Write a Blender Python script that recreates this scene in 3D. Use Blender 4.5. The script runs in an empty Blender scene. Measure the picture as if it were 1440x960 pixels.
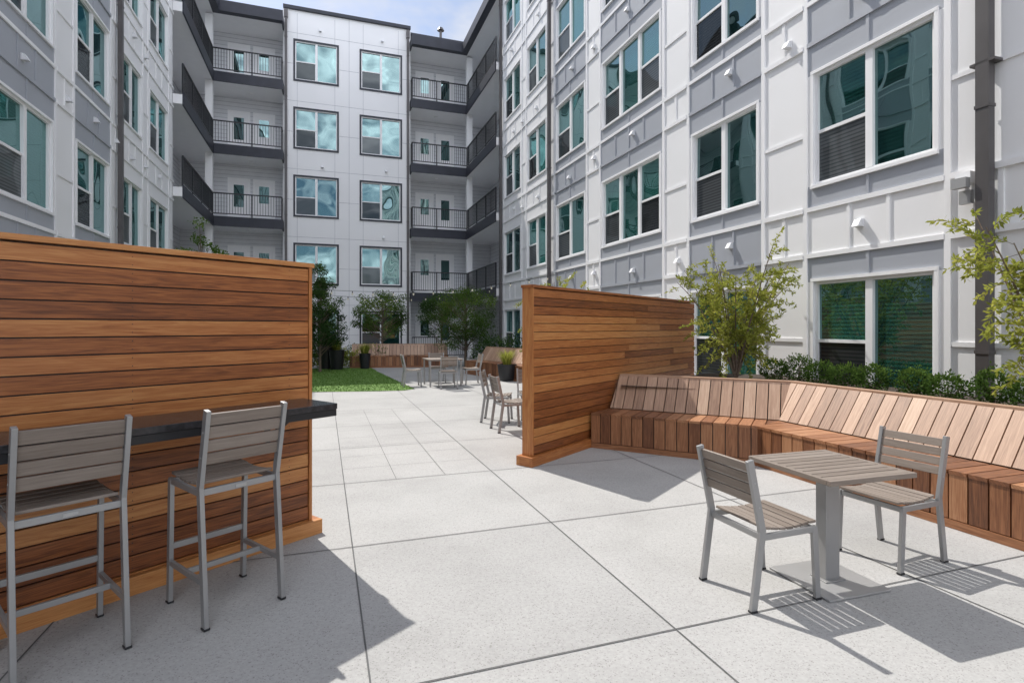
import bpy, bmesh, math, random
from mathutils import Vector, Matrix, noise
random.seed(7)
R=random.random
def ru(a,b): return a+(b-a)*R()
TH=math.radians(19.0); CS,SN=math.cos(TH),math.sin(TH)
def UD(u,d,z=0): return Vector((u*CS-d*SN, u*SN+d*CS, z))
scene=bpy.context.scene
# ---------------------------------------------------------------- materials
def newmat(n):
    m=bpy.data.materials.new(n); m.use_nodes=True
    nt=m.node_tree; return m,nt,nt.nodes['Principled BSDF']
def N(nt,t,**k):
    n=nt.nodes.new(t)
    for a,b in k.items():
        if a in n.inputs: n.inputs[a].default_value=b
        else: setattr(n,a,b)
    return n
def ramp(nt,stops):
    r=nt.nodes.new('ShaderNodeValToRGB'); e=r.color_ramp.elements
    while len(e)<len(stops): e.new(0.5)
    for i,(p,c) in enumerate(stops):
        e[i].position=p; e[i].color=(c[0],c[1],c[2],1)
    return r
def bump(nt,h,bs,st=0.3,dist=0.01):
    b=N(nt,'ShaderNodeBump',Strength=st,Distance=dist); nt.links.new(h,b.inputs['Height']); nt.links.new(b.outputs[0],bs.inputs['Normal'])
def paint(name,col,rough=0.5,var=0.06,metal=0.0,scale=3.0,bst=0.0,det=2.0):
    m,nt,b=newmat(name); L=nt.links
    tc=N(nt,'ShaderNodeTexCoord'); n1=N(nt,'ShaderNodeTexNoise',Scale=scale,Detail=det)
    L.new(tc.outputs['Object'],n1.inputs['Vector'])
    r=ramp(nt,[(0.3,[c*(1-var) for c in col]),(0.7,[min(1,c*(1+var)) for c in col])])
    L.new(n1.outputs['Fac'],r.inputs[0]); L.new(r.outputs[0],b.inputs['Base Color'])
    b.inputs['Roughness'].default_value=rough; b.inputs['Metallic'].default_value=metal
    if bst: bump(nt,n1.outputs['Fac'],b,bst,0.01)
    return m
def wood(name,stops,rough=0.45,rv=.5):
    m,nt,b=newmat(name); L=nt.links
    uv=N(nt,'ShaderNodeUVMap'); at=N(nt,'ShaderNodeAttribute',attribute_name='rnd')
    mp=N(nt,'ShaderNodeMapping'); mp.inputs['Scale'].default_value=(1.1,20,1)
    L.new(uv.outputs[0],mp.inputs['Vector'])
    n1=N(nt,'ShaderNodeTexNoise',noise_dimensions='2D',Scale=2.0,Detail=6.0,Roughness=0.68,Distortion=0.9); L.new(mp.outputs[0],n1.inputs['Vector'])
    mp2=N(nt,'ShaderNodeMapping'); mp2.inputs['Scale'].default_value=(5,190,1); L.new(uv.outputs[0],mp2.inputs['Vector'])
    n2=N(nt,'ShaderNodeTexNoise',noise_dimensions='2D',Scale=1.5,Detail=1.0); L.new(mp2.outputs[0],n2.inputs['Vector'])
    a=N(nt,'ShaderNodeMath',operation='MULTIPLY_ADD'); L.new(at.outputs['Fac'],a.inputs[0]); a.inputs[1].default_value=rv
    s=N(nt,'ShaderNodeMath',operation='MULTIPLY_ADD'); L.new(n1.outputs['Fac'],s.inputs[0]); s.inputs[1].default_value=1.0
    s2=N(nt,'ShaderNodeMath',operation='MULTIPLY_ADD'); L.new(n2.outputs['Fac'],s2.inputs[0]); s2.inputs[1].default_value=0.4; s2.inputs[2].default_value=-0.42-(rv-.5)/2
    L.new(s2.outputs[0],s.inputs[2]); L.new(s.outputs[0],a.inputs[2])
    r=ramp(nt,stops); L.new(a.outputs[0],r.inputs[0]); L.new(r.outputs[0],b.inputs['Base Color'])
    b.inputs['Roughness'].default_value=rough
    return m
M_wood=wood('ipe_wood',[(0.08,(0.10,0.028,0.008)),(0.35,(0.25,0.078,0.021)),(0.6,(0.40,0.142,0.040)),(0.95,(0.56,0.26,0.088))],.42,.62)
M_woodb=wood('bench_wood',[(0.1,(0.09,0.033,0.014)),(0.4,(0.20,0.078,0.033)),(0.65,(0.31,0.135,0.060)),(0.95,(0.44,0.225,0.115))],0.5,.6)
M_woodl=wood('bench_wood_sunlit',[(0.1,(0.20,0.115,0.072)),(0.4,(0.33,0.20,0.13)),(0.65,(0.43,0.275,0.185)),(0.95,(0.55,0.39,0.275))],0.55,.6)  # paler copy of the bench wood; sunlight on the backrest put into the colour
M_slat=wood('taupe_slat',[(0.1,(0.15,0.118,0.095)),(0.5,(0.215,0.175,0.145)),(0.95,(0.28,0.235,0.20))],0.6)
M_white=paint('white_fibre_cement',(0.85,0.85,0.855),0.55,0.02,scale=0.5)
M_trimw=paint('white_trim',(0.87,0.87,0.875),0.45,0.01,det=0)
M_grey=paint('grey_blue_panel',(0.385,0.405,0.445),0.5,0.03,scale=0.8)
M_lgrey=paint('light_grey_siding',(0.70,0.71,0.73),0.55,0.03)
M_dark=paint('charcoal_navy_trim',(0.026,0.029,0.042),0.5,0.1,det=0)
M_black=paint('black_metal',(0.016,0.017,0.02),0.4,0.1,det=0)
M_pipe=paint('dark_downspout',(0.105,0.098,0.098),0.4,0.1,0.3)
M_alu=paint('grey_aluminium',(0.33,0.33,0.33),0.42,0.05,0.45)
M_count=paint('dark_stone_counter',(0.03,0.03,0.033),0.25,0.4,scale=30)
M_soil=paint('mulch_soil',(0.05,0.035,0.025),0.95,0.5,scale=40,bst=1.0)
M_bark=paint('bark',(0.16,0.12,0.09),0.9,0.3,scale=30)
M_gravel=paint('white_gravel',(0.6,0.6,0.58),0.9,0.3,scale=60,bst=1.0)
M_joint=paint('joint_sealant',(0.11,0.11,0.11),0.9,0.2)
M_fjoint=paint('panel_joint',(0.42,0.43,0.46),0.8,0.1,det=0)
M_steel=paint('steel_plate',(0.42,0.42,0.42),0.42,0.05,0.5)
M_bulb=paint('bulb_glass',(0.85,0.8,0.65),0.2,0.02,det=0)
def concrete():
    m,nt,b=newmat('exposed_concrete'); L=nt.links
    tc=N(nt,'ShaderNodeTexCoord')
    n1=N(nt,'ShaderNodeTexNoise',Scale=0.8,Detail=6.0,Roughness=0.62); L.new(tc.outputs['Object'],n1.inputs['Vector'])
    r1=ramp(nt,[(0.28,(0.32,0.316,0.308)),(0.5,(0.375,0.371,0.362)),(0.72,(0.41,0.406,0.396))]); L.new(n1.outputs['Fac'],r1.inputs[0])
    v=N(nt,'ShaderNodeTexVoronoi',Scale=170.0,voronoi_dimensions='2D'); L.new(tc.outputs['Object'],v.inputs['Vector'])
    sp=N(nt,'ShaderNodeSeparateColor'); L.new(v.outputs['Color'],sp.inputs[0])
    r2=ramp(nt,[(0.0,(0.62,0.61,0.60)),(0.06,(0.82,0.81,0.80)),(0.12,(1,1,1)),(0.86,(1,1,1)),(0.97,(1.1,1.1,1.1))]); L.new(sp.outputs[0],r2.inputs[0])
    n3=N(nt,'ShaderNodeTexNoise',Scale=45.0,Detail=2.0); L.new(tc.outputs['Object'],n3.inputs['Vector'])
    r3=ramp(nt,[(0.35,(0.93,0.93,0.93)),(0.65,(1.04,1.04,1.04))]); L.new(n3.outputs['Fac'],r3.inputs[0])
    at=N(nt,'ShaderNodeAttribute',attribute_name='rnd'); r4=ramp(nt,[(0,(0.95,0.95,0.95)),(1,(1.05,1.048,1.045))]); L.new(at.outputs['Fac'],r4.inputs[0])
    c=r1.outputs[0]
    for r in (r2,r3,r4):
        mx=N(nt,'ShaderNodeMixRGB',blend_type='MULTIPLY'); mx.inputs[0].default_value=1
        L.new(c,mx.inputs[1]); L.new(r.outputs[0],mx.inputs[2]); c=mx.outputs[0]
    L.new(c,b.inputs['Base Color']); b.inputs['Roughness'].default_value=0.8
    return m
M_conc=concrete()
def turf():
    m,nt,b=newmat('turf'); L=nt.links; tc=N(nt,'ShaderNodeTexCoord')
    n1=N(nt,'ShaderNodeTexNoise',Scale=60.0,Detail=4.0); L.new(tc.outputs['Object'],n1.inputs['Vector'])
    r=ramp(nt,[(0.3,(0.05,0.11,0.02)),(0.7,(0.16,0.29,0.045))]); L.new(n1.outputs['Fac'],r.inputs[0]); L.new(r.outputs[0],b.inputs['Base Color'])
    b.inputs['Roughness'].default_value=0.9; return m
M_turf=turf()
def leafm(name,c0,c1,c2):
    m,nt,b=newmat(name); L=nt.links
    at=N(nt,'ShaderNodeAttribute',attribute_name='rnd'); r=ramp(nt,[(0,c0),(0.55,c1),(1,c2)])
    L.new(at.outputs['Fac'],r.inputs[0]); nt.nodes.remove(b)
    d=N(nt,'ShaderNodeBsdfDiffuse'); L.new(r.outputs[0],d.inputs[0])
    t=N(nt,'ShaderNodeBsdfTranslucent'); L.new(r.outputs[0],t.inputs[0])
    mx=N(nt,'ShaderNodeMixShader'); mx.inputs[0].default_value=0.35
    L.new(d.outputs[0],mx.inputs[1]); L.new(t.outputs[0],mx.inputs[2]); L.new(mx.outputs[0],nt.nodes['Material Output'].inputs[0]); return m
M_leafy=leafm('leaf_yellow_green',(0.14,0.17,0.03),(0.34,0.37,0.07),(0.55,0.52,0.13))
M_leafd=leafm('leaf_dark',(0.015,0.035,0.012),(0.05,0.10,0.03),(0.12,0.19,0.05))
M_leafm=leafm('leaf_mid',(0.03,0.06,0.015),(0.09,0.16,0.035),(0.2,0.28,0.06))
def glass(name,tint,base0,base1,ior,blind=True,gl=1.0):
    m,nt,b=newmat(name); L=nt.links; tc=N(nt,'ShaderNodeTexCoord')
    sx=N(nt,'ShaderNodeSeparateXYZ'); L.new(tc.outputs['Object'],sx.inputs[0])
    mu=N(nt,'ShaderNodeMath',operation='MULTIPLY'); mu.inputs[1].default_value=1/0.058; L.new(sx.outputs['Z'],mu.inputs[0])
    fr=N(nt,'ShaderNodeMath',operation='FRACT'); L.new(mu.outputs[0],fr.inputs[0])
    r=ramp(nt,[(0.0,base0),(0.3,base1),(0.7,base1),(1.0,base0)] if blind else [(0,base0),(1,base1)]); L.new(fr.outputs[0],r.inputs[0])
    at=N(nt,'ShaderNodeAttribute',attribute_name='rnd'); r2=ramp(nt,[(0,(0.3,0.3,0.3)),(0.7,(1.2,1.2,1.2)),(1,(2.2,2.2,2.1))]); L.new(at.outputs['Fac'],r2.inputs[0])
    mm=N(nt,'ShaderNodeMixRGB',blend_type='MULTIPLY'); mm.inputs[0].default_value=1; L.new(r.outputs[0],mm.inputs[1]); L.new(r2.outputs[0],mm.inputs[2])
    nt.nodes.remove(b); b=N(nt,'ShaderNodeBsdfDiffuse'); L.new(mm.outputs[0],b.inputs[0])
    g=N(nt,'ShaderNodeBsdfGlossy'); g.inputs['Color'].default_value=(*tint,1); g.inputs['Roughness'].default_value=0.012
    n=N(nt,'ShaderNodeTexNoise',Scale=1.1,Detail=0.0); L.new(tc.outputs['Object'],n.inputs['Vector'])
    bp=N(nt,'ShaderNodeBump',Strength=0.5,Distance=0.035); L.new(n.outputs['Fac'],bp.inputs['Height']); L.new(bp.outputs[0],g.inputs['Normal'])
    f=N(nt,'ShaderNodeFresnel',IOR=ior)
    f2=N(nt,'ShaderNodeMath',operation='MULTIPLY'); f2.inputs[1].default_value=gl; L.new(f.outputs[0],f2.inputs[0])
    mx=N(nt,'ShaderNodeMixShader'); L.new(f2.outputs[0],mx.inputs[0]); L.new(b.outputs[0],mx.inputs[1]); L.new(g.outputs[0],mx.inputs[2])
    L.new(mx.outputs[0],nt.nodes['Material Output'].inputs[0]); return m
M_glass=glass('window_glass',(0.64,0.93,0.94),(0.002,0.010,0.009),(0.014,0.062,0.054),2.9)
M_screen=glass('window_screen',(0.6,0.68,0.7),(0.03,0.035,0.038),(0.075,0.08,0.085),2.0,True,0.5)
# ---------------------------------------------------------------- mesh builder
class MB:
    def __init__(s): s.v=[];s.f=[];s.m=[];s.r=[];s.uv=[]
    def face(s,pts,m=0,r=None,uv=None):
        i=len(s.v); s.v+= [tuple(p) for p in pts]; s.f.append(tuple(range(i,i+len(pts)))); s.m.append(m); s.r.append(R() if r is None else r)
        s.uv.append(uv or [(0,0)]*len(pts))
    def box(s,x0,x1,y0,y1,z0,z1,m=0,M=None,r=None,g=0):
        if x1<x0:x0,x1=x1,x0
        if y1<y0:y0,y1=y1,y0
        r=R() if r is None else r; o=R()*50; o2=R()*9
        c=[(x,y,z) for x in (x0,x1) for y in (y0,y1) for z in (z0,z1)]
        i=len(s.v); s.v+=[tuple(M@Vector(p)) if M else p for p in c]
        a=[k for k in range(3) if k!=g]
        q=[(p[g]+o,p[a[0]]+p[a[1]]+o2) for p in c]
        for f in ((0,1,3,2),(4,6,7,5),(0,4,5,1),(2,3,7,6),(0,2,6,4),(1,5,7,3)):
            s.f.append(tuple(i+k for k in f)); s.m.append(m); s.r.append(r); s.uv.append([q[k] for k in f])
    def beam(s,p0,p1,w,h,m=0,up=(0,0,1),r=None):
        p0=Vector(p0);p1=Vector(p1); x=(p1-p0); l=x.length; x.normalize(); up=Vector(up)
        if abs(x.dot(up))>0.99: up=Vector((0,1,0))
        y=up.cross(x).normalized(); z=x.cross(y)
        M=Matrix((( x.x,y.x,z.x,p0.x),(x.y,y.y,z.y,p0.y),(x.z,y.z,z.z,p0.z),(0,0,0,1)))
        s.box(0,l,-w/2,w/2,-h/2,h/2,m,M,r)
    def tube(s,p0,p1,r0,r1,n=7,m=0,cap=False):
        p0=Vector(p0);p1=Vector(p1); x=(p1-p0).normalized(); u=Vector((0,0,1)) if abs(x.z)<0.9 else Vector((1,0,0))
        a=x.cross(u).normalized(); b=x.cross(a); i=len(s.v)
        for p,rr in ((p0,r0),(p1,r1)):
            for k in range(n):
                t=k*2*math.pi/n; s.v.append(tuple(p+a*math.cos(t)*rr+b*math.sin(t)*rr))
        for k in range(n):
            s.f.append((i+k,i+(k+1)%n,i+n+(k+1)%n,i+n+k)); s.m.append(m); s.r.append(R()); s.uv.append([(0,0)]*4)
        if cap:
            for o in (0,n): s.f.append(tuple(i+o+k for k in range(n))); s.m.append(m); s.r.append(R()); s.uv.append([(0,0)]*n)
    def leaf(s,p,d,w,l,m=0,r=None):
        d=d.normalized(); t=d.cross(Vector((ru(-1,1),ru(-1,1),ru(-1,1))))
        if t.length<1e-3:t=Vector((1,0,0))
        t=t.normalized()*w/2
        s.face([p,p+d*l*.5+t,p+d*l,p+d*l*.5-t],m,r)
    def mesh(s,name,mats):
        me=bpy.data.meshes.new(name); me.from_pydata(s.v,[],s.f)
        for m in mats: me.materials.append(m)
        me.polygons.foreach_set('material_index',s.m)
        at=me.attributes.new('rnd','FLOAT','FACE'); at.data.foreach_set('value',s.r)
        ul=me.uv_layers.new(name='UVMap'); fl=[c for f in s.uv for p in f for c in p]; ul.data.foreach_set('uv',fl)
        me.update(); return me
    def build(s,name,mats,parent=None,loc=(0,0,0),rz=0,bevel=0,fixn=True):
        me=s.mesh(name,mats)
        if fixn:
            bm=bmesh.new(); bm.from_mesh(me); bmesh.ops.recalc_face_normals(bm,faces=bm.faces); bm.to_mesh(me); bm.free()
        o=bpy.data.objects.new(name,me); scene.collection.objects.link(o)
        if parent: o.parent=parent
        o.location=loc; o.rotation_euler=(0,0,rz)
        if bevel:
            b=o.modifiers.new('bevel','BEVEL'); b.width=bevel; b.segments=2; b.limit_method='ANGLE'
        return o
def empty(name,loc=(0,0,0),rz=0):
    e=bpy.data.objects.new(name,None); e.location=loc; e.rotation_euler=(0,0,rz); scene.collection.objects.link(e); return e
# ---------------------------------------------------------------- ground
mb=MB(); mb.face([(-400,-400,-.02),(400,-400,-.02),(400,400,-.02),(-400,400,-.02)],0,.5); mb.build('ground',[M_conc])
UL_=[-5.1,-3.0,-1.4,.2,1.78,3.6,7.45]; DL_=[-14,-4.32,-2.62,-.92,.78,2.48,4.18,5.9,7.6,9.3,11,12.7,14.4,16.1,17.8,19.5,21.2,31]
mb=MB()
for i in range(len(UL_)-1):
    for j in range(len(DL_)-1):
        mb.face([UD(UL_[i],DL_[j]),UD(UL_[i+1],DL_[j]),UD(UL_[i+1],DL_[j+1]),UD(UL_[i],DL_[j+1])])
mb.build('pavement',[M_conc],fixn=False)
mb=MB()
def jl(a,b,w=.009):
    a=Vector(a);b=Vector(b); t=(b-a).normalized(); n=Vector((-t.y,t.x,0))*w/2; z=Vector((0,0,.004))
    mb.face([a-n+z,b-n+z,b+n+z,a+n+z])
for u in UL_[1:-1]: jl(UD(u,-8),UD(u,23))
for d in DL_[1:-1]:
    z=Vector((0,0,.0005)); jl(UD(-5,d)+z,UD(6.0,d)+z)
for k in range(1,9): jl(UD(.21,5.9+k*.6),UD(1.77,5.9+k*.6),.005)
for k in (1,2): jl(UD(.2+k*.53,5.9)+Vector((0,0,.001)),UD(.2+k*.53,11)+Vector((0,0,.001)),.005)
mb.build('pavement_joint',[M_joint])
tp=[(-2.55,14.3),(-2.75,13.95),(-3.3,13.8),(-5,13.6),(-7.5,13.2),(-9.3,13.0),(-12.2,20.5),(-8.2,22.4),(-5.7,22),(-4.9,19.9),(-3.6,16.8)]
mb=MB(); mb.face([(x,y,.008) for x,y in tp])
for i in range(16000):
    x=ru(-7.5,-2.5);y=ru(13.2,21)
    ins=False;j=len(tp)-1
    for k in range(len(tp)):
        if (tp[k][1]>y)!=(tp[j][1]>y) and x<(tp[j][0]-tp[k][0])*(y-tp[k][1])/(tp[j][1]-tp[k][1])+tp[k][0]: ins=not ins
        j=k
    if ins:
        a=R()*6.28; w=.012; dx,dy=math.cos(a)*w,math.sin(a)*w
        mb.face([(x-dx,y-dy,.008),(x+dx,y+dy,.008),(x+ru(-.02,.02),y+ru(-.02,.02),ru(.02,.04))])
mb.build('turf_lawn',[M_turf],fixn=False)
# ---------------------------------------------------------------- apartment building
bld=empty('apartment_building')
FL=3.35; HT=17.25
def facade(name,org,rz,x0,x1,cols,style,flip):
    W=[];G=[]
    for ci,(a,b,pat,gr) in enumerate(cols):
        if flip: a,b=-b,-a; 
        for k in range(5):
            zt=2.35+FL*k; h=1.8 if style!='far' else 1.9
            W.append((a,b,zt-h,zt,pat))
            if gr:
                if k==0 and gr==2:
                    G.append((a-.12,b+.12,zt,zt+.42)); G.append((a-.12,b+.12,zt+FL-h-.38,zt+FL-h))
                elif k<4: G.append((a-.12,b+.12,zt,zt+FL-h))
                else: G.append((a-.12,b+.12,zt,zt+.9))
    if flip: x0,x1=-x1,-x0
    xs=sorted(set([x0,x1]+[w[0] for w in W]+[w[1] for w in W]+[g[0] for g in G]+[g[1] for g in G]))
    zs=sorted(set([0,HT]+[w[2] for w in W]+[w[3] for w in W]+[g[2] for g in G]+[g[3] for g in G]))
    wall=MB(); tr=MB(); gl=MB()
    for i in range(len(xs)-1):
        for j in range(len(zs)-1):
            cx=(xs[i]+xs[i+1])/2; cz=(zs[j]+zs[j+1])/2
            if any(w[0]<cx<w[1] and w[2]<cz<w[3] for w in W): continue
            mi=1 if any(g[0]<cx<g[1] and g[2]<cz<g[3] for g in G) else 0
            wall.face([(xs[i+1],0,zs[j]),(xs[i],0,zs[j]),(xs[i],0,zs[j+1]),(xs[i+1],0,zs[j+1])],mi)
    for (a,b,c,d,pat) in W:
        y=-.09
        wall.face([(a,0,c),(b,0,c),(b,y,c),(a,y,c)]);wall.face([(a,0,d),(a,y,d),(b,y,d),(b,0,d)])
        wall.face([(a,0,c),(a,y,c),(a,y,d),(a,0,d)]);wall.face([(b,0,c),(b,0,d),(b,y,d),(b,y,c)])
        n=len(pat); w=(b-a)/n; f=.05
        for (p,q,s,t) in ((a,b,c,c+f),(a,b,d-f,d)): tr.box(p+.001,q-.001,-.085,-.02,s+.001,t-.001,0)
        for (p,q) in ((a,a+f),(b-f,b)): tr.box(p+.0015,q-.0015,-.085,-.022,c+.002,d-.002,0)
        for k in range(1,n): tr.box(a+k*w-.055,a+k*w+.055,-.085,-.015,c+f,d-f,0)
        rw=R()
        for k,ch in enumerate(pat):
            p,q=a+k*w+.02,a+(k+1)*w-.02; mid=(c+d)/2-.05
            def pane(z0,z1,m):
                e=[ru(-.006,.006) for _ in range(3)]; e.append(e[0]-e[1]+e[2])
                gl.face([(q,y+.02+e[0],z0),(p,y+.02+e[1],z0),(p,y+.02+e[2],z1),(q,y+.02+e[3],z1)],m,min(1,max(0,rw+ru(-.2,.2))))
            if ch=='S':
                pane(mid,d-f+.01,0); 
                gl.face([(q,y+.035,c+.03),(p,y+.035,c+.03),(p,y+.035,mid),(q,y+.035,mid)],1)
                tr.box(p+.01,q-.01,-.075,-.03,mid-.025,mid+.025,0)
            else: pane(c+.02,d-f+.01,0)
        tw=.085 if style=='far' else .05; mi=1 if style=='far' else 0; pr=.03
        tr.box(a-tw,b+tw,0.001,pr,d,d+tw,mi); tr.box(a-tw,b+tw,0.001,pr+.01,c-tw,c,mi)
        tr.box(a-tw,a,0.001,pr-.003,c,d,mi); tr.box(b,b+tw,0.001,pr-.003,c,d,mi)
    if style=='far':
        for k in range(6):
            for zz in (2.72+FL*k,1.2+FL*k):
                if zz<HT: 
                    spans=[(x0,x1)]
                    if abs(zz-(1.2+FL*k))<.01:
                        ws=sorted([(w[0]-.1,w[1]+.1) for w in W[::5]]); spans=[];p=x0
                        for s in ws: spans.append((p,s[0])); p=s[1]
                        spans.append((p,x1))
                    for s in spans: tr.box(s[0],s[1],.0005,.004,zz,zz+.016,2)
        ws=sorted([(w[0],w[1]) for w in W[::5]])
        for s in [ (ws[i][1]+ws[i+1][0])/2 for i in range(len(ws)-1)]: tr.box(s,s+.016,.0005,.0035,0,HT,2)
        for s in ws:
            for xx in (s[0]+.1,s[1]-.1):
                for k in range(5): tr.box(xx,xx+.014,.0005,.003,2.45+FL*k,min(HT,3.7+FL*k),2)
    else:
        ed=[]
        for w in W[::5]: ed+= [w[0]-.2,w[1]+.12]
        for e in ed: tr.box(e,e+.08,.001,.025,0,HT,0)
        ws=sorted([(w[0],w[1],(cols[::-1] if flip else cols)[i][3]) for i,w in enumerate(sorted(W[::5]))])
        for k in range(5):
            zb=2.35+FL*k+(.42 if k==0 else .5); zt=2.35+FL*(k+1)-1.8-.38
            if k==4: zt=zb+.3
            zt=min(zt,HT-.05)
            zm=2.35+FL*k-.95
            for (p,q) in zip([x0]+[w[1]+.2 for w in ws],[w[0]-.2 for w in ws]+[x1]):
                tr.box(p,q,.001,.034,zb-.04,zb+.04,0); tr.box(p,q,.001,.034,zt-.04,zt+.04,0)
                if q-p>.35:
                    tr.box(p,q,.001,.02,zm-.03,zm+.03,0)
                    tr.box((p+q)/2-.03,(p+q)/2+.03,.001,.018,zb+.04,zt-.04,0)
            for w in ws:
                nn=4 if w[1]-w[0]>2.4 else 3
                mt=3 if (w[2]==1 or (w[2]==2 and k>0)) else 0
                tr.box(w[0]-.12,w[1]+.12,.001,.030,zb-.035,zb+.035,0 if mt==0 else 3); tr.box(w[0]-.12,w[1]+.12,.001,.030,zt-.035,zt+.035,0)
                for t in range(1,nn): 
                    xx=w[0]+(w[1]-w[0])*t/nn; tr.box(xx-.025,xx+.025,.001,.018,zb+.035,zt-.035,mt)
                xx=(w[0]+w[1])/2
                if w[2]: tr.box(xx-.025,xx+.025,.001,.017,2.40+FL*k,zb-.035,3); tr.box(xx-.02,xx+.02,.001,.017,zt+.035,2.35+FL*(k+1)-1.86,3)
    vents=MB(); ws=sorted([(w[0],w[1]) for w in W[::5]])
    for w in ws:
        for k in range(5):
            for xx in ((w[0]*.5+w[1]*.5+ru(-.3,.3),) if R()<.8 else ()) + ((w[1]+.5,) if style!='far' and R()<.5 else ()):
                z=2.35+FL*k+(.62 if style=='far' else .75); z+=ru(-.05,.15)
                if z>HT-.6: continue
                s=.75
                vents.box(xx-.08*s,xx+.08*s,.002,.03,z-.08*s,z+.08*s)
                P=[(-.07,.03,-.07),(.07,.03,-.07),(.07,.03,.07),(-.07,.03,.07),(-.07,.12,-.07),(.07,.12,-.07),(.07,.06,.07),(-.07,.06,.07)]
                P=[(a*s+xx,b,c*s+z) for a,b,c in P]
                for f in ((0,1,5,4),(4,5,6,7),(7,6,2,3),(0,4,7,3),(1,2,6,5)): vents.face([P[q] for q in f],0)
    vents.build(name+'_vents',[M_lgrey],bld,org,rz)
    tr.box(x0,x1,-.3,.12,HT,HT+.16,1)
    wall.build(name+'_wall',[M_white,M_grey],bld,org,rz,fixn=False)
    tr.build(name+'_trim',[M_trimw,M_dark,M_fjoint,M_grey],bld,org,rz)
    gl.build(name+'_glass',[M_glass,M_screen],bld,org,rz,fixn=False)
UR=7.5; UL=-5.15; DF=29.0
rc=[(-11.5,-9.6,'FS',1),(-8,-6.1,'FS',1),(-4.8,-2.9,'FS',1),(-1.6,.25,'FS',1),(1.6,3.45,'FS',1),(4.92,6.77,'FS',2),(8.0,9.83,'FS',1),(11.06,13.84,'SFS',1),(15.0,17.1,'FS',1),(18.04,19.91,'FS',0),(20.72,22.73,'FS',0)]
facade('right_wing',UD(UR,0),TH+math.pi/2,-14,23.2,rc,'side',False)
lc=[(-11.5,-9.6,'FS',1),(-7.9,-6,'FS',1),(-4.6,-2.6,'FS',1),(-1.2,.8,'FS',1),(2.2,4.1,'FS',1),(5.2,7.1,'FS',1),(8.3,10.2,'FS',1),(11.4,13.33,'FS',1),(14.5,16.39,'FS',1),(17.4,19.0,'FS',0),(19.84,21.9,'FS',0)]
facade('left_wing',UD(UL,0),TH-math.pi/2,-14,22.65,lc,'side',True)
facade('rear_wing',UD(0,DF),TH+math.pi,-1.88,4.32,[(-1.33,.64,'FS',0),(1.82,3.8,'FS',0)],'far',True)
P=MB()
def pipe(u0,u1,d0,d1): 
    P.box(u0,u1,d0,d1,0.1,HT-.3)
    P.box(u0-.03,u1+.03,d0-.03,d1+.03,HT-.5,HT-.1)
    for k in range(6): P.box(u0-.008,u1+.008,d0-.008,d1+.008,1.3+k*2.9,1.34+k*2.9)
pipe(UR-.17,UR-.06,4.22,4.36); pipe(UR-.17,UR-.06,17.45,17.56); pipe(UL+.06,UL+.17,16.85,16.96)
pipe(-1.8,-1.69,DF-.17,DF-.06); pipe(4.12,4.23,DF-.17,DF-.06); pipe(UR-.17,UR-.06,22.95,23.06)
P.box(UR-.17,UR-.004,4.16,4.42,4.72,4.75)
P.build('downspouts',[M_pipe],bld,(0,0,0),TH)
P=MB(); P.box(UR-.14,UR-.035,4.43,4.6,3.36,3.5); P.box(UR-.22,UR-.14,4.43,4.6,3.3,3.42,1); P.box(UR-.1,UR-.035,4.45,4.58,3.12,3.28,1); P.box(UR-.07,UR-.035,4.5,4.53,3.28,3.36)
P.build('wall_light',[M_trimw,M_steel],bld,(0,0,0),TH)
B=MB(); RL=MB(); BG=MB()
def rail(a,b,z):
    a=Vector(a);b=Vector(b); L=(b-a).length; t=(b-a)/L
    RL.beam(a+Vector((0,0,z+1.07)),b+Vector((0,0,z+1.07)),.05,.05); RL.beam(a+Vector((0,0,z+.13)),b+Vector((0,0,z+.13)),.035,.04)
    n=max(1,int(L/.115))
    for i in range(n+1):
        p=a+t*(L*i/n); w=.018 if i%14 else .05
        RL.box(p.x-w/2,p.x+w/2,p.y-w/2,p.y+w/2,z+(.0 if i%14==0 else .13),z+1.07)
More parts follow.
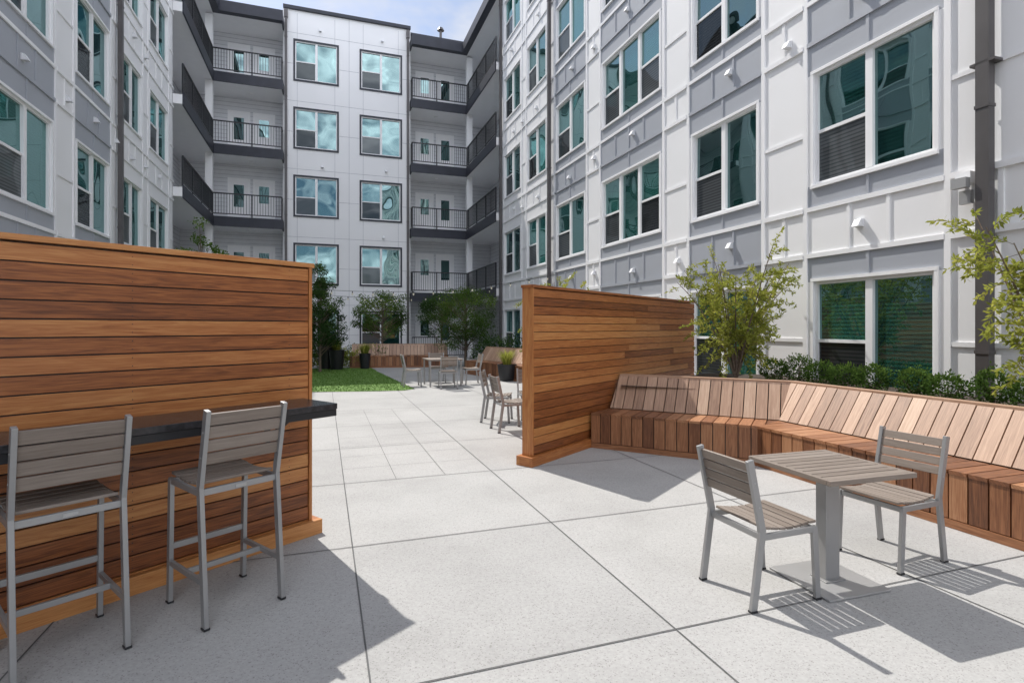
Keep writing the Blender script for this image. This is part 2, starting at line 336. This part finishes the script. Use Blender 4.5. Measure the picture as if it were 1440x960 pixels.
def corner(uo,ui,ue,d0,df,sg):
    lo,hi=min(uo,ui),max(uo,ui); db=30.3
    lo2,hi2=min(ui,ue),max(ui,ue)
    for k in range(1,6):
        z=FL*k if k<5 else 16.55; th=.34
        e=.0 if k<5 else .25
        B.box(lo,hi,d0,db,z-th,z,0); B.box(lo2,hi2,df,db,z-th+.001,z-.001,0)
        f0=ui; f1=ui+sg*(.06+e)
        dd=df-.06-e
        B.box(f0,f1,d0-(.0 if k<5 else .2),dd,z-th-.06,z+.06,1)
        B.box(ui,ue,dd,df,z-th-.061,z+.061,1)
        B.box(ue,ue+sg*.06,dd,DF,z-th-.06,z+.059,1)
        if k<5:
            rail((ui,d0+.05,0),(ui,df-.03,0),z+.06); rail((ui,df-.03,0),(ue,df-.03,0),z+.06); rail((ue,df-.03,0),(ue,DF-.05,0),z+.06)
            B.box((ui+ue)/2-.09,(ui+ue)/2+.09,29.4,29.58,z-th-.05,z-th-.002,0)
    rail((ui,df,0),(ue,df,0),.02)
    B.box(uo-sg*.2,uo,d0-.2,db+.2,0,HT,2)
    B.box(uo,ue,db,db+.2,0,HT,2)
    B.box(uo,ui-sg*.3,d0-.2,d0,0,HT,4)
    B.box(ue,ue+sg*.15,DF+.1,db,0,HT,4)
    B.box(lo,hi,d0,db,HT-.1,HT,1); B.box(lo2,hi2,DF+.2,db,HT-.1,HT-.001,1)
    for i in range(int(HT/.2)):
        z=i*.2; B.box(uo,ue,db-.012,db,z,z+.015,3)
        B.box(uo,uo+sg*.012,d0,db,z,z+.015,3)
    q=ui-sg*.18; B.box(q-.15,q+.15,df+.05,df+.35,0,16.1,4)
    for k in range(5):
        z=FL*k+.0
        for ci,cu in enumerate((ue-sg*.95,ue-sg*2.1)):
            w=.86; y=db-.05
            B.box(cu-w/2-.08,cu+w/2+.08,y,db-.013,z,z+2.35,0)
            B.box(cu-w/2,cu+w/2,y-.03,y,z,z+2.2,4)
            g0=z+(.9 if ci else 1.15)
            BG.face([(cu-w/2+.2,y-.034,g0),(cu+w/2-.2,y-.034,g0),(cu+w/2-.2,y-.034,z+2.0),(cu-w/2+.2,y-.034,z+2.0)],0)
        for dc in (24.6,27.0):
            x=uo+sg*.05
            B.box(uo+sg*.013,x,dc-.55,dc+.55,z+(.5 if dc<25 else 0),z+2.25,4)
            x2=x+sg*.004
            BG.face([(x2,dc-.45,z+.6),(x2,dc+.45,z+.6),(x2,dc+.45,z+2.15),(x2,dc-.45,z+2.15)],0)
corner(-6.6,-4.85,-1.9,22.65,28.4,1)
corner(9.1,7.25,4.34,23.2,28.5,-1)
B.build('balconies',[M_trimw,M_dark,M_lgrey,M_fjoint,M_white],bld,(0,0,0),TH)
RL.build('balcony_railings',[M_black],bld,(0,0,0),TH)
BG.build('balcony_door_glass',[M_glass],bld,(0,0,0),TH,fixn=False)
RM=MB(); RM.box(-20,UL-.35,-14,22.4,HT-.3,HT-.05); RM.box(UR+.35,22,-14,22.95,HT-.3,HT-.05); RM.box(-20,22,31.3,45,HT-.3,HT-.05)
RM.box(-1.7,4.1,DF+.35,31.2,HT-.3,HT-.06)
RM.tube((6.1,29.8,HT-.1),(6.1,29.8,HT+.7),.07,.07,10,0); RM.tube((6.1,29.8,HT+.7),(6.1,29.8,HT+.85),.2,.12,10,0,True)
RM.build('roof',[M_pipe],bld,(0,0,0),TH)
# ---------------------------------------------------------------- wooden screens
WA=math.atan2(.788,.6157)
def screen(name,p,length,sgn,h=2.09,th=.13):
    rz=WA if sgn>0 else WA+math.pi
    mb=MB(); n=20; pw=(h-.04)/n
    y0,y1=(0,th) if sgn>0 else (-th,0)
    core=.022
    mb.box(.03,length,y0+core,y1-core,0.0,h-.02,1)
    for i in range(n):
        z=.02+i*pw
        for (a,b) in ((y0,y0+.02),(y1-.02,y1)):
            cuts=[.022]
            while cuts[-1]<length: cuts.append(cuts[-1]+ru(1.8,4.5))
            cuts[-1]=length
            for c0,c1 in zip(cuts[:-1],cuts[1:]):
                e=ru(-.0012,.0012)
                mb.box(c0+.001,c1-.001,a+e,b+e,z+.004,z+pw-.004,0,g=0)
    mb.box(-.005,.02,y0-.012,y1+.012,0,h,0,g=2,r=.75)
    mb.box(-.02,length,y0-.02,y1+.02,h-.012,h+.022,0,g=0)
    mb.box(-.07,length,y0-.05,y0-.008,0,.11,0,g=0,r=.55); mb.box(-.07,length,y1+.008,y1+.05,0,.11,0,g=0)
    mb.box(-.07,-.01,y0-.0075,y1+.0075,0,.109,0,g=1,r=.6)
    for x in (.18,1.2,2.2,3.2,4.2):
        for i in range(n):
            z=.02+(i+.5)*pw
            for yy,s in ((y0,-1),(y1,1)):
                for dz in (-.025,.025): mb.tube((x,yy-s*.004,z+dz),(x,yy+s*.0015,z+dz),.004,.004,6,1,True)
    return mb.build(name,[M_wood,M_black],None,p,rz,bevel=.002)
e_right=Vector((.235,6.37,0)); screen('wood_privacy_wall',e_right,5.35,1)
e_left=Vector((-1.575,4.28,0)); screen('wood_privacy_wall',e_left,4.6,-1)
mb=MB()
mb.box(.1,4.5,.052,.5,1.035,1.075,0)
mb.box(.1,4.5,.45,.49,.985,1.034,1)
for x in (.35,1.55,2.75,3.95):
    mb.box(x,x+.03,.01,.44,1.0,1.034,1); mb.box(x,x+.03,.01,.045,.78,1.0,1); mb.beam((x+.015,.03,.8),(x+.015,.36,1.0),.02,.03,1)
mb.build('bar_counter',[M_count,M_black],None,e_left,WA+math.pi,bevel=.003)
# ---------------------------------------------------------------- chairs
def chair(name,loc,face,stool=False):
    e=empty(name,(loc[0],loc[1],.003),math.atan2(face[1],face[0])-math.pi/2)
    S=.75 if stool else .45; T=1.17 if stool else .86; hw=.215
    f=MB()
    for s in (-1,1):
        x=s*hw
        f.beam((x,-.25,0),(x,-.185,S),.024,.042,0,(0,1,0)); f.beam((x,-.185,S-.005),(x,-.275,T),.024,.042,0,(0,1,0))
        f.beam((x,.225,0),(x,.2,S-.02),.024,.038,0,(0,1,0))
        f.beam((x,-.19,S-.035),(x,.215,S-.03),.02,.035)
        f.box(x-.016,x+.016,-.272,-.228,0,.012,1); f.box(x-.016,x+.016,.205,.245,0,.012,1)
        for zz in ((S+.16,S+.3) if stool else (S+.14,S+.28)): f.tube((x+s*.011,-.185-.09*(zz-S)/(T-S),zz),(x+s*.015,-.185-.09*(zz-S)/(T-S),zz),.006,.005,8,2,True)
        if stool: f.beam((x,-.225,.24),(x,.215,.24),.02,.03)
    f.beam((-hw,.2,S-.035),(hw,.2,S-.035),.02,.035); f.beam((-hw,-.185,S-.035),(hw,-.185,S-.035),.02,.035)
    if stool:
        f.beam((-hw,.218,.33),(hw,.218,.33),.022,.035); f.beam((-hw,0,.24),(hw,0,.24),.02,.03)
        f.box(-.03,.03,-.2,-.196,S-.045,S-.025,2)
    f.build('frame',[M_alu,M_black,M_steel],e,bevel=.003)
    sl=MB(); n=7; y0,y1=-.165,.235
    def zc(t): return S+.012-.022*math.sin(math.pi*min(1,t*1.05))-.012*max(0,t-.8)*5*.5
    for i in range(n):
        t0=(i+.08)/n;t1=(i+.92)/n
        a=Vector((0,y0+(y1-y0)*t0,zc(t0)));b=Vector((0,y0+(y1-y0)*t1,zc(t1)))
        c=(a+b)/2; ang=math.atan2(b.z-a.z,b.y-a.y)
        M=Matrix.Translation(c)@Matrix.Rotation(ang,4,'X'); w=(b-a).length/2
        sl.box(-hw+.012,hw-.012,-w,w,-.008,.008,0,M,g=0)
    sl.build('seat_slats',[M_slat],e,bevel=.003)
    bs=MB(); nb=4; hh=.29 if stool else .25
    ang=math.atan2(-.09,T-S)
    for i in range(nb):
        z0=T-.012-hh+hh*i/nb; z1=z0+hh/nb-.007
        zc2=(z0+z1)/2; y=-.185-.09*(zc2-S)/(T-S)
        M=Matrix.Translation((0,y+.004,zc2))@Matrix.Rotation(-ang,4,'X')
        bs.box(-hw+.012,hw-.012,-.008,.008,-(z1-z0)/2,(z1-z0)/2,0,M,g=0)
    bs.build('backrest_slats',[M_slat],e,bevel=.003)
    return e
def table(name,loc,rz,w=.66,h=.74,legs=False):
    e=empty(name,(loc[0],loc[1],.003),rz)
    t=MB(); n=9 if not legs else 12; hf=w/2
    t.box(-hf,hf,-hf,-hf+.03,h-.03,h,0,g=0); t.box(-hf,hf,hf-.03,hf,h-.03,h,0,g=0)
    t.box(-hf,-hf+.03,-hf+.03,hf-.03,h-.03,h-.0005,0,g=1); t.box(hf-.03,hf,-hf+.03,hf-.03,h-.03,h-.0005,0,g=1)
    ww=(w-.06)/n
    for i in range(n): t.box(-hf+.03,hf-.03,-hf+.03+i*ww+.004,-hf+.03+(i+1)*ww-.004,h-.022,h-.001,0,g=0)
    t.build('table_top',[M_slat],e,bevel=.003)
    b=MB()
    b.box(-hf+.06,hf-.06,-.02,.02,h-.05,h-.0235,0); b.box(-.02,.02,-hf+.06,hf-.06,h-.051,h-.024,0)
    if legs:
        for sx in (-1,1):
            for sy in (-1,1): b.box(sx*(hf-.05)-.02,sx*(hf-.05)+.02,sy*(hf-.05)-.02,sy*(hf-.05)+.02,0,h-.031,0)
    else:
        b.box(-.055,.055,-.04,.04,.012,h-.05,0); b.box(-.24,.24,-.24,.24,.0,.012,1)
        b.box(-.08,.08,-.065,.065,.012,.02,0)
    b.build('pedestal_base',[M_alu,M_steel],e,bevel=.003)
table('cafe_table',(2.02,3.5),math.radians(17))
chair('slat_chair',(1.53,3.38),(CS,SN)); chair('slat_chair',(2.66,3.86),(-.92,-.40))
chair('bar_stool',(-1.70,3.24),(-.788,.6157),True); chair('bar_stool',(-2.27,2.75),(-.77,.635),True)
table('cafe_table',(.6,8.95),TH)
chair('slat_chair',(-.03,8.62),(CS,SN)); chair('slat_chair',(.35,9.75),(.15,-1)); chair('slat_chair',(-.25,9.45),(.9,-.1))
table('cafe_table',(-1.95,15.3),.35,.95,.74,True)
chair('slat_chair',(-2.75,15.0),(CS,SN)); chair('slat_chair',(-1.15,15.6),(-CS,-SN)); chair('slat_chair',(-1.7,14.5),(-.25,.95)); chair('slat_chair',(-2.2,16.1),(.25,-.95))
# ---------------------------------------------------------------- benches
def bench(name,segs):
    e=empty(name)
    for k,(p0,p1,clips) in enumerate(segs):
        p0=Vector((p0[0],p0[1],0));p1=Vector((p1[0],p1[1],0)); x=(p1-p0); L=x.length; x.normalize(); y=Vector((-x.y,x.x,0))
        Mt=Matrix(((x.x,y.x,0,p0.x),(x.y,y.y,0,p0.y),(0,0,1,0),(0,0,0,1)))
        mb=MB(); w=.142; ex=1.2
        xx=-ex
        while xx<L+ex:
            a,b=xx+.006,xx+w-.006; rr=R(); ez=ru(-.001,.001)
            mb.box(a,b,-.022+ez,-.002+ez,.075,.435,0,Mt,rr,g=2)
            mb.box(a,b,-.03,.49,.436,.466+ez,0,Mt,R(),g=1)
            dy,dz=.30,.44; ll=math.hypot(dy,dz); ang=math.atan2(dz,dy)
            Mb=Mt@Matrix.Translation((0,.505,.475))@Matrix.Rotation(ang,4,'X')
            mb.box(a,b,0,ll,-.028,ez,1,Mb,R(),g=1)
            xx+=w
        mb.box(-ex,L+ex,-.03,.0,0.002,.068,0,Mt,.6,g=0)
        mb.box(-ex,L+ex,.005,.9,0.002,.43,2,Mt)
        mb.box(-ex,L+ex,.84,.89,.431,.875,2,Mt); mb.box(-ex,L+ex,.80,.92,.9,.93,1,Mt,.5,g=0)
        me=mb.mesh('seg',[M_woodb,M_woodl,M_black]); bm=bmesh.new(); bm.from_mesh(me)
        for (cp,cn) in clips:
            r=bmesh.ops.bisect_plane(bm,geom=bm.verts[:]+bm.edges[:]+bm.faces[:],plane_co=Vector((cp[0],cp[1],0)),plane_no=Vector((cn[0],cn[1],0)),clear_outer=True)
            ee=[g for g in r['geom_cut'] if isinstance(g,bmesh.types.BMEdge) and g.is_boundary]
            if ee: bmesh.ops.holes_fill(bm,edges=ee,sides=8)
        bmesh.ops.recalc_face_normals(bm,faces=bm.faces); bm.to_mesh(me); bm.free()
        o=bpy.data.objects.new('bench_section',me); scene.collection.objects.link(o); o.parent=e
A=UD(3.35,6.68);Bc=UD(4.8,5.1);C=UD(4.8,-2.5)
d1=(Bc-A).normalized(); d2=(C-Bc).normalized(); mit=(d1+d2).normalized()
bench('wood_bench',[(A,Bc,[(e_right+Vector((.788,-.6157,0))*.055,(-.788,.6157)),(Bc,mit)]),
                    (Bc,C,[(Bc,-mit),(C,d2)])])
def sbench(p0,p1):
    p0=Vector((*p0,0));p1=Vector((*p1,0)); d=(p1-p0).normalized(); bench('wood_bench',[(p0,p1,[(p0,-d),(p1,d)])])
sbench((-6.4,21.6),(-2.6,22.3)); sbench((-1.6,19.0),(0.6,15.6))
# ---------------------------------------------------------------- planter behind the bench
mb=MB()
mb.face([UD(5.62,-2.5,.78),UD(7.49,-2.5,.78),UD(7.49,7.6,.78),UD(6.6,8.2,.78),UD(4.75,7.4,.78),UD(4.0,6.9,.78),UD(5.62,5.4,.78)],0)
mb.build('planter_bed',[M_soil])
# ---------------------------------------------------------------- vegetation
def rdir(): 
    while True:
        v=Vector((ru(-1,1),ru(-1,1),ru(-1,1)))
        if .05<v.length<1: return v.normalized()
def feathery(name,base,H,spread,stems=8,sub=13,bias=(0,0),mat=None,ll=.066):
    mb=MB(); base=Vector(base)
    for s in range(stems):
        a=s*2*math.pi/stems+ru(-.4,.4); tilt=ru(.25,1)*spread
        top=base+Vector((math.cos(a)*tilt+bias[0],math.sin(a)*tilt+bias[1],H*ru(.72,1)))
        mid=base+Vector((math.cos(a)*tilt*.3+ru(-.08,.08),math.sin(a)*tilt*.3+ru(-.08,.08),H*.5))
        pts=[]
        for i in range(9):
            t=i/8; pts.append(base*(1-t)**2+mid*2*t*(1-t)+top*t*t)
        for i in range(8):
            r0=.013*(1-i/9)+.003; r1=.013*(1-(i+1)/9)+.003
            mb.tube(pts[i],pts[i+1],r0,r1,5,0)
        for j in range(sub):
            t=.2+.8*(j+R())/sub; i=min(7,int(t*8)); p=pts[i].lerp(pts[i+1],t*8-i)
            d=(rdir()+Vector((math.cos(a)*.5,math.sin(a)*.5,.35))).normalized(); L=ru(.25,.55)*(1.25-t*.5)*H/2
            q=p; nseg=int(L/.026)
            tone=ru(0,.5)
            st=p
            for n in range(nseg):
                d=(d+Vector((0,0,-.03))+rdir()*.09).normalized(); q2=q+d*.026
                if n%4==3: mb.tube(st,q2,.003,.0025,3,0); st=q2
                for sd in range(3):
                    if n>1: mb.leaf(q2,(d*.6+rdir()*.9),ll*.36,ll*ru(.7,1.25),1,min(1,tone+ru(0,.5)))
                q=q2
    return mb.build(name,[M_bark,mat or M_leafy],fixn=False)
def crown_tree(name,base,H,rad,clear,n=46,per=110,ls=.08,mat=None,conic=False):
    mb=MB(); base=Vector(base); c=base+Vector((0,0,(clear+H)/2)); hz=(H-clear)/2
    mb.tube(base,base+Vector((0,0,clear*.8)),.06,.045,8,0); mb.tube(base+Vector((0,0,clear*.8)),base+Vector((.03,0,H*.8)),.045,.012,7,0)
    for k in range(n):
        v=rdir()*ru(.35,1)**.6; p=c+Vector((v.x*rad,v.y*rad,v.z*hz))
        if conic:
            t=(p.z-base.z-clear)/(H-clear); f=max(.1,1-t)*1.35; p.x=c.x+(p.x-c.x)*f; p.y=c.y+(p.y-c.y)*f
        p+=rdir()*rad*.15
        s=base+Vector((0,0,max(clear*.8,min(H*.75,p.z-base.z-rad*.5)))); mb.tube(s,p,.016,.004,4,0)
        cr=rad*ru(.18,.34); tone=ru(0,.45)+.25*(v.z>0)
        for i in range(per):
            o=rdir()*cr*R()**.4; o.z*=.75
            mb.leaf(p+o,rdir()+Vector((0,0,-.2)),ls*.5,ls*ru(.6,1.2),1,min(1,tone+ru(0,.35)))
    return mb.build(name,[M_bark,mat or M_leafm],fixn=False)
def bush(name,base,rx,rz_,n=1300,ls=.035,mat=None,round_=True):
    mb=MB(); base=Vector(base)
    for k in range(7):
        d=rdir(); d.z=abs(d.z)+.4; mb.tube(base,base+Vector((d.x*rx*.7,d.y*rx*.7,rz_*1.2)),.008,.003,4,0)
    for i in range(n):
        v=rdir()*ru(.35,1)**.45; nz=noise.noise(v*2.6+base)*.6+1
        p=base+Vector((v.x*rx*nz,v.y*rx*nz,rz_+v.z*rz_*nz))
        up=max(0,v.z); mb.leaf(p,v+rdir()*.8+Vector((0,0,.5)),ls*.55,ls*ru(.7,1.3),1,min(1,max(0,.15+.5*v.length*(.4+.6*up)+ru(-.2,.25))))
    return mb.build(name,[M_bark,mat or M_leafm],fixn=False)
d=6.9
while d>-.5:
    bush('boxwood_shrub',UD(6.8+ru(-.08,.08),d,.76),ru(.18,.24),ru(.15,.22),1400); d-=ru(.4,.5)
feathery('feathery_shrub',UD(6.15,7.0,.78),2.0,1.1,14,20)
feathery('feathery_shrub',UD(6.2,3.0,.78),2.1,1.05,11,17)
feathery('feathery_shrub',(1.1,13.0,0),3.05,.8,9,13)
crown_tree('ornamental_tree',(-5.7,24.0,0),3.5,1.2,1.2,52,150)
crown_tree('ornamental_tree',(-1.9,22.3,0),3.4,1.4,.8,66,150)
crown_tree('ornamental_tree',(-3.1,24.0,0),3.2,1.0,1.0,36,130,mat=M_leafd)
crown_tree('evergreen_tree',(-6.95,19.8,0),4.1,1.05,.4,80,140,mat=M_leafd,conic=True)
crown_tree('ornamental_tree',(-7.5,13.2,0),4.2,.6,2.0,24,60)
for i in range(9):
    bush('flowering_shrub',(-8.0+i*.33,22.6+ru(-.2,.2),.05),ru(.25,.4),ru(.25,.42),420,.07,M_leafy if i%2 else M_leafm)
for i in range(6):
    bush('flowering_shrub',(-7.9+i*.36,21.7+ru(-.15,.15)+i*.03,.02),ru(.28,.38),ru(.3,.42),480,.07,M_leafm if i%3==0 else M_leafy)
for i in range(16):
    x=-1.2+i*.28; bush('hedge_shrub',(x,21.5-i*.33+ru(-.2,.2),.05),ru(.35,.55),ru(.4,.7),520,.08,M_leafd if i%3 else M_leafm)
def grass(name,base,H,n=260,sp=.5,mat=None):
    mb=MB(); base=Vector(base)
    for i in range(n):
        a=R()*6.28; o=Vector((math.cos(a),math.sin(a),0)); p=base+o*R()*.1; h=H*ru(.6,1); L=sp*ru(.3,1); sd=Vector((-o.y,o.x,0))*.006
        q=p+o*L*.4+Vector((0,0,h*.7)); e=p+o*L+Vector((0,0,h)); r=R()
        mb.face([p-sd,p+sd,q+sd,q-sd],0,r); mb.face([q-sd,q+sd,e],0,r)
    return mb.build(name,[mat or M_leafm],fixn=False)
for (x,y,z) in ((-6.7,20.9,.65),(-5.7,21.2,.5),(-.15,16.5,.42)): grass('ornamental_grass',(x,y,z),.55,260,.4,M_leafy)
mb=MB(); mb.face([UD(-4.9,22.7,.012),UD(6.9,22.7,.012),UD(6.9,28.3,.012),UD(-4.9,28.3,.012)]); mb.build('gravel_bed',[M_gravel])
def pot(x,y,r=.3,h=.75):
    mb=MB(); n=24; mb.tube((x,y,.01),(x,y,h),r*.75,r,n,0); mb.tube((x,y,h),(x,y,h+.001),r,r-.04,n,0); mb.tube((x,y,h),(x,y,h-.08),r-.04,r-.05,n,0); mb.tube((x,y,h-.08),(x,y,h-.079),r-.05,.001,n,1)
    mb.build('round_planter',[M_black,M_soil])
pot(-6.7,20.9); pot(-5.7,21.2,.22,.6); pot(-.15,16.5,.3,.5); pot(-7.2,21.2,.35,1.0)
mb=MB(); 
for (a,b) in ((UD(-5.1,19,3.6),UD(7.45,17,3.4)),(UD(-5.1,19,3.6),UD(7.45,24,3.4))):
    pr=None
    for i in range(41):
        t=i/40; p=a.lerp(b,t)-Vector((0,0,.75*4*t*(1-t)))
        if pr: mb.tube(pr,p,.006,.006,4,0)
        if i%2==1:
            mb.tube(p,p-Vector((0,0,.06)),.014,.016,6,0); mb.tube(p-Vector((0,0,.06)),p-Vector((0,0,.13)),.03,.018,8,1,True)
        pr=p
mb.build('string_lights',[M_black,M_bulb])
# ---------------------------------------------------------------- sky, sun, camera
az=(-.62,.785); EL=math.radians(52)
w=bpy.data.worlds.new('World'); scene.world=w; w.use_nodes=True; nt=w.node_tree; L=nt.links
bg=nt.nodes['Background']; sky=N(nt,'ShaderNodeTexSky',sky_type='NISHITA'); sky.sun_disc=False; sky.sun_elevation=EL; sky.sun_rotation=math.atan2(az[0],az[1])%(2*math.pi)
tc=N(nt,'ShaderNodeTexCoord'); mp=N(nt,'ShaderNodeMapping'); mp.inputs['Scale'].default_value=(1,1,2.0); mp.inputs['Location'].default_value=(.35,.1,.2); L.new(tc.outputs['Generated'],mp.inputs['Vector'])
n=N(nt,'ShaderNodeTexNoise',Scale=3.0,Detail=5.0,Roughness=0.58); L.new(mp.outputs[0],n.inputs['Vector'])
r=ramp(nt,[(0.44,(0,0,0)),(0.62,(1,1,1))]); L.new(n.outputs['Fac'],r.inputs[0])
# clouds opposite the sun, behind the camera, boosted as added fill for shaded walls
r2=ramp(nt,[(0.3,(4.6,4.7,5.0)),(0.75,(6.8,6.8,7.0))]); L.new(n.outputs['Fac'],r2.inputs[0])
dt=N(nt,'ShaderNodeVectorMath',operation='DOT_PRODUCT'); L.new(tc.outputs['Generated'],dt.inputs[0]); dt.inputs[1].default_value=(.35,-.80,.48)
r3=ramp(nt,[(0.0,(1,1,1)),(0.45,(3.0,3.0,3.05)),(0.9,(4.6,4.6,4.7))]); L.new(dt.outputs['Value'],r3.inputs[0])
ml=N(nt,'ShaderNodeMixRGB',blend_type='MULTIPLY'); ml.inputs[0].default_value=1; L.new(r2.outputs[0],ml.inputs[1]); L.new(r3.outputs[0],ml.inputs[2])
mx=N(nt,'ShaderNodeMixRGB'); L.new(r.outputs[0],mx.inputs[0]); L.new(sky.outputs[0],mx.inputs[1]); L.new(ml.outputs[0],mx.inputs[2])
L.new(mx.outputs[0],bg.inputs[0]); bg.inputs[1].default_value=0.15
sl=bpy.data.lights.new('sun','SUN'); sl.energy=5.0; sl.angle=math.radians(.5); sl.color=(1,.96,.9)
so=bpy.data.objects.new('sun',sl); scene.collection.objects.link(so)
sv=Vector((az[0]*math.cos(EL),az[1]*math.cos(EL),math.sin(EL))); so.rotation_euler=sv.to_track_quat('Z','Y').to_euler(); so.location=(0,0,30)
cam=bpy.data.cameras.new('camera'); cam.lens=19.225; cam.sensor_width=36; cam.shift_y=-.0139; cam.clip_end=2000; cam.clip_start=.05
co=bpy.data.objects.new('camera',cam); scene.collection.objects.link(co); co.location=(0,0,1.615); co.rotation_euler=(math.pi/2,0,0); scene.camera=co
scene.view_settings.view_transform='Standard'; scene.view_settings.look='None'; scene.view_settings.exposure=0
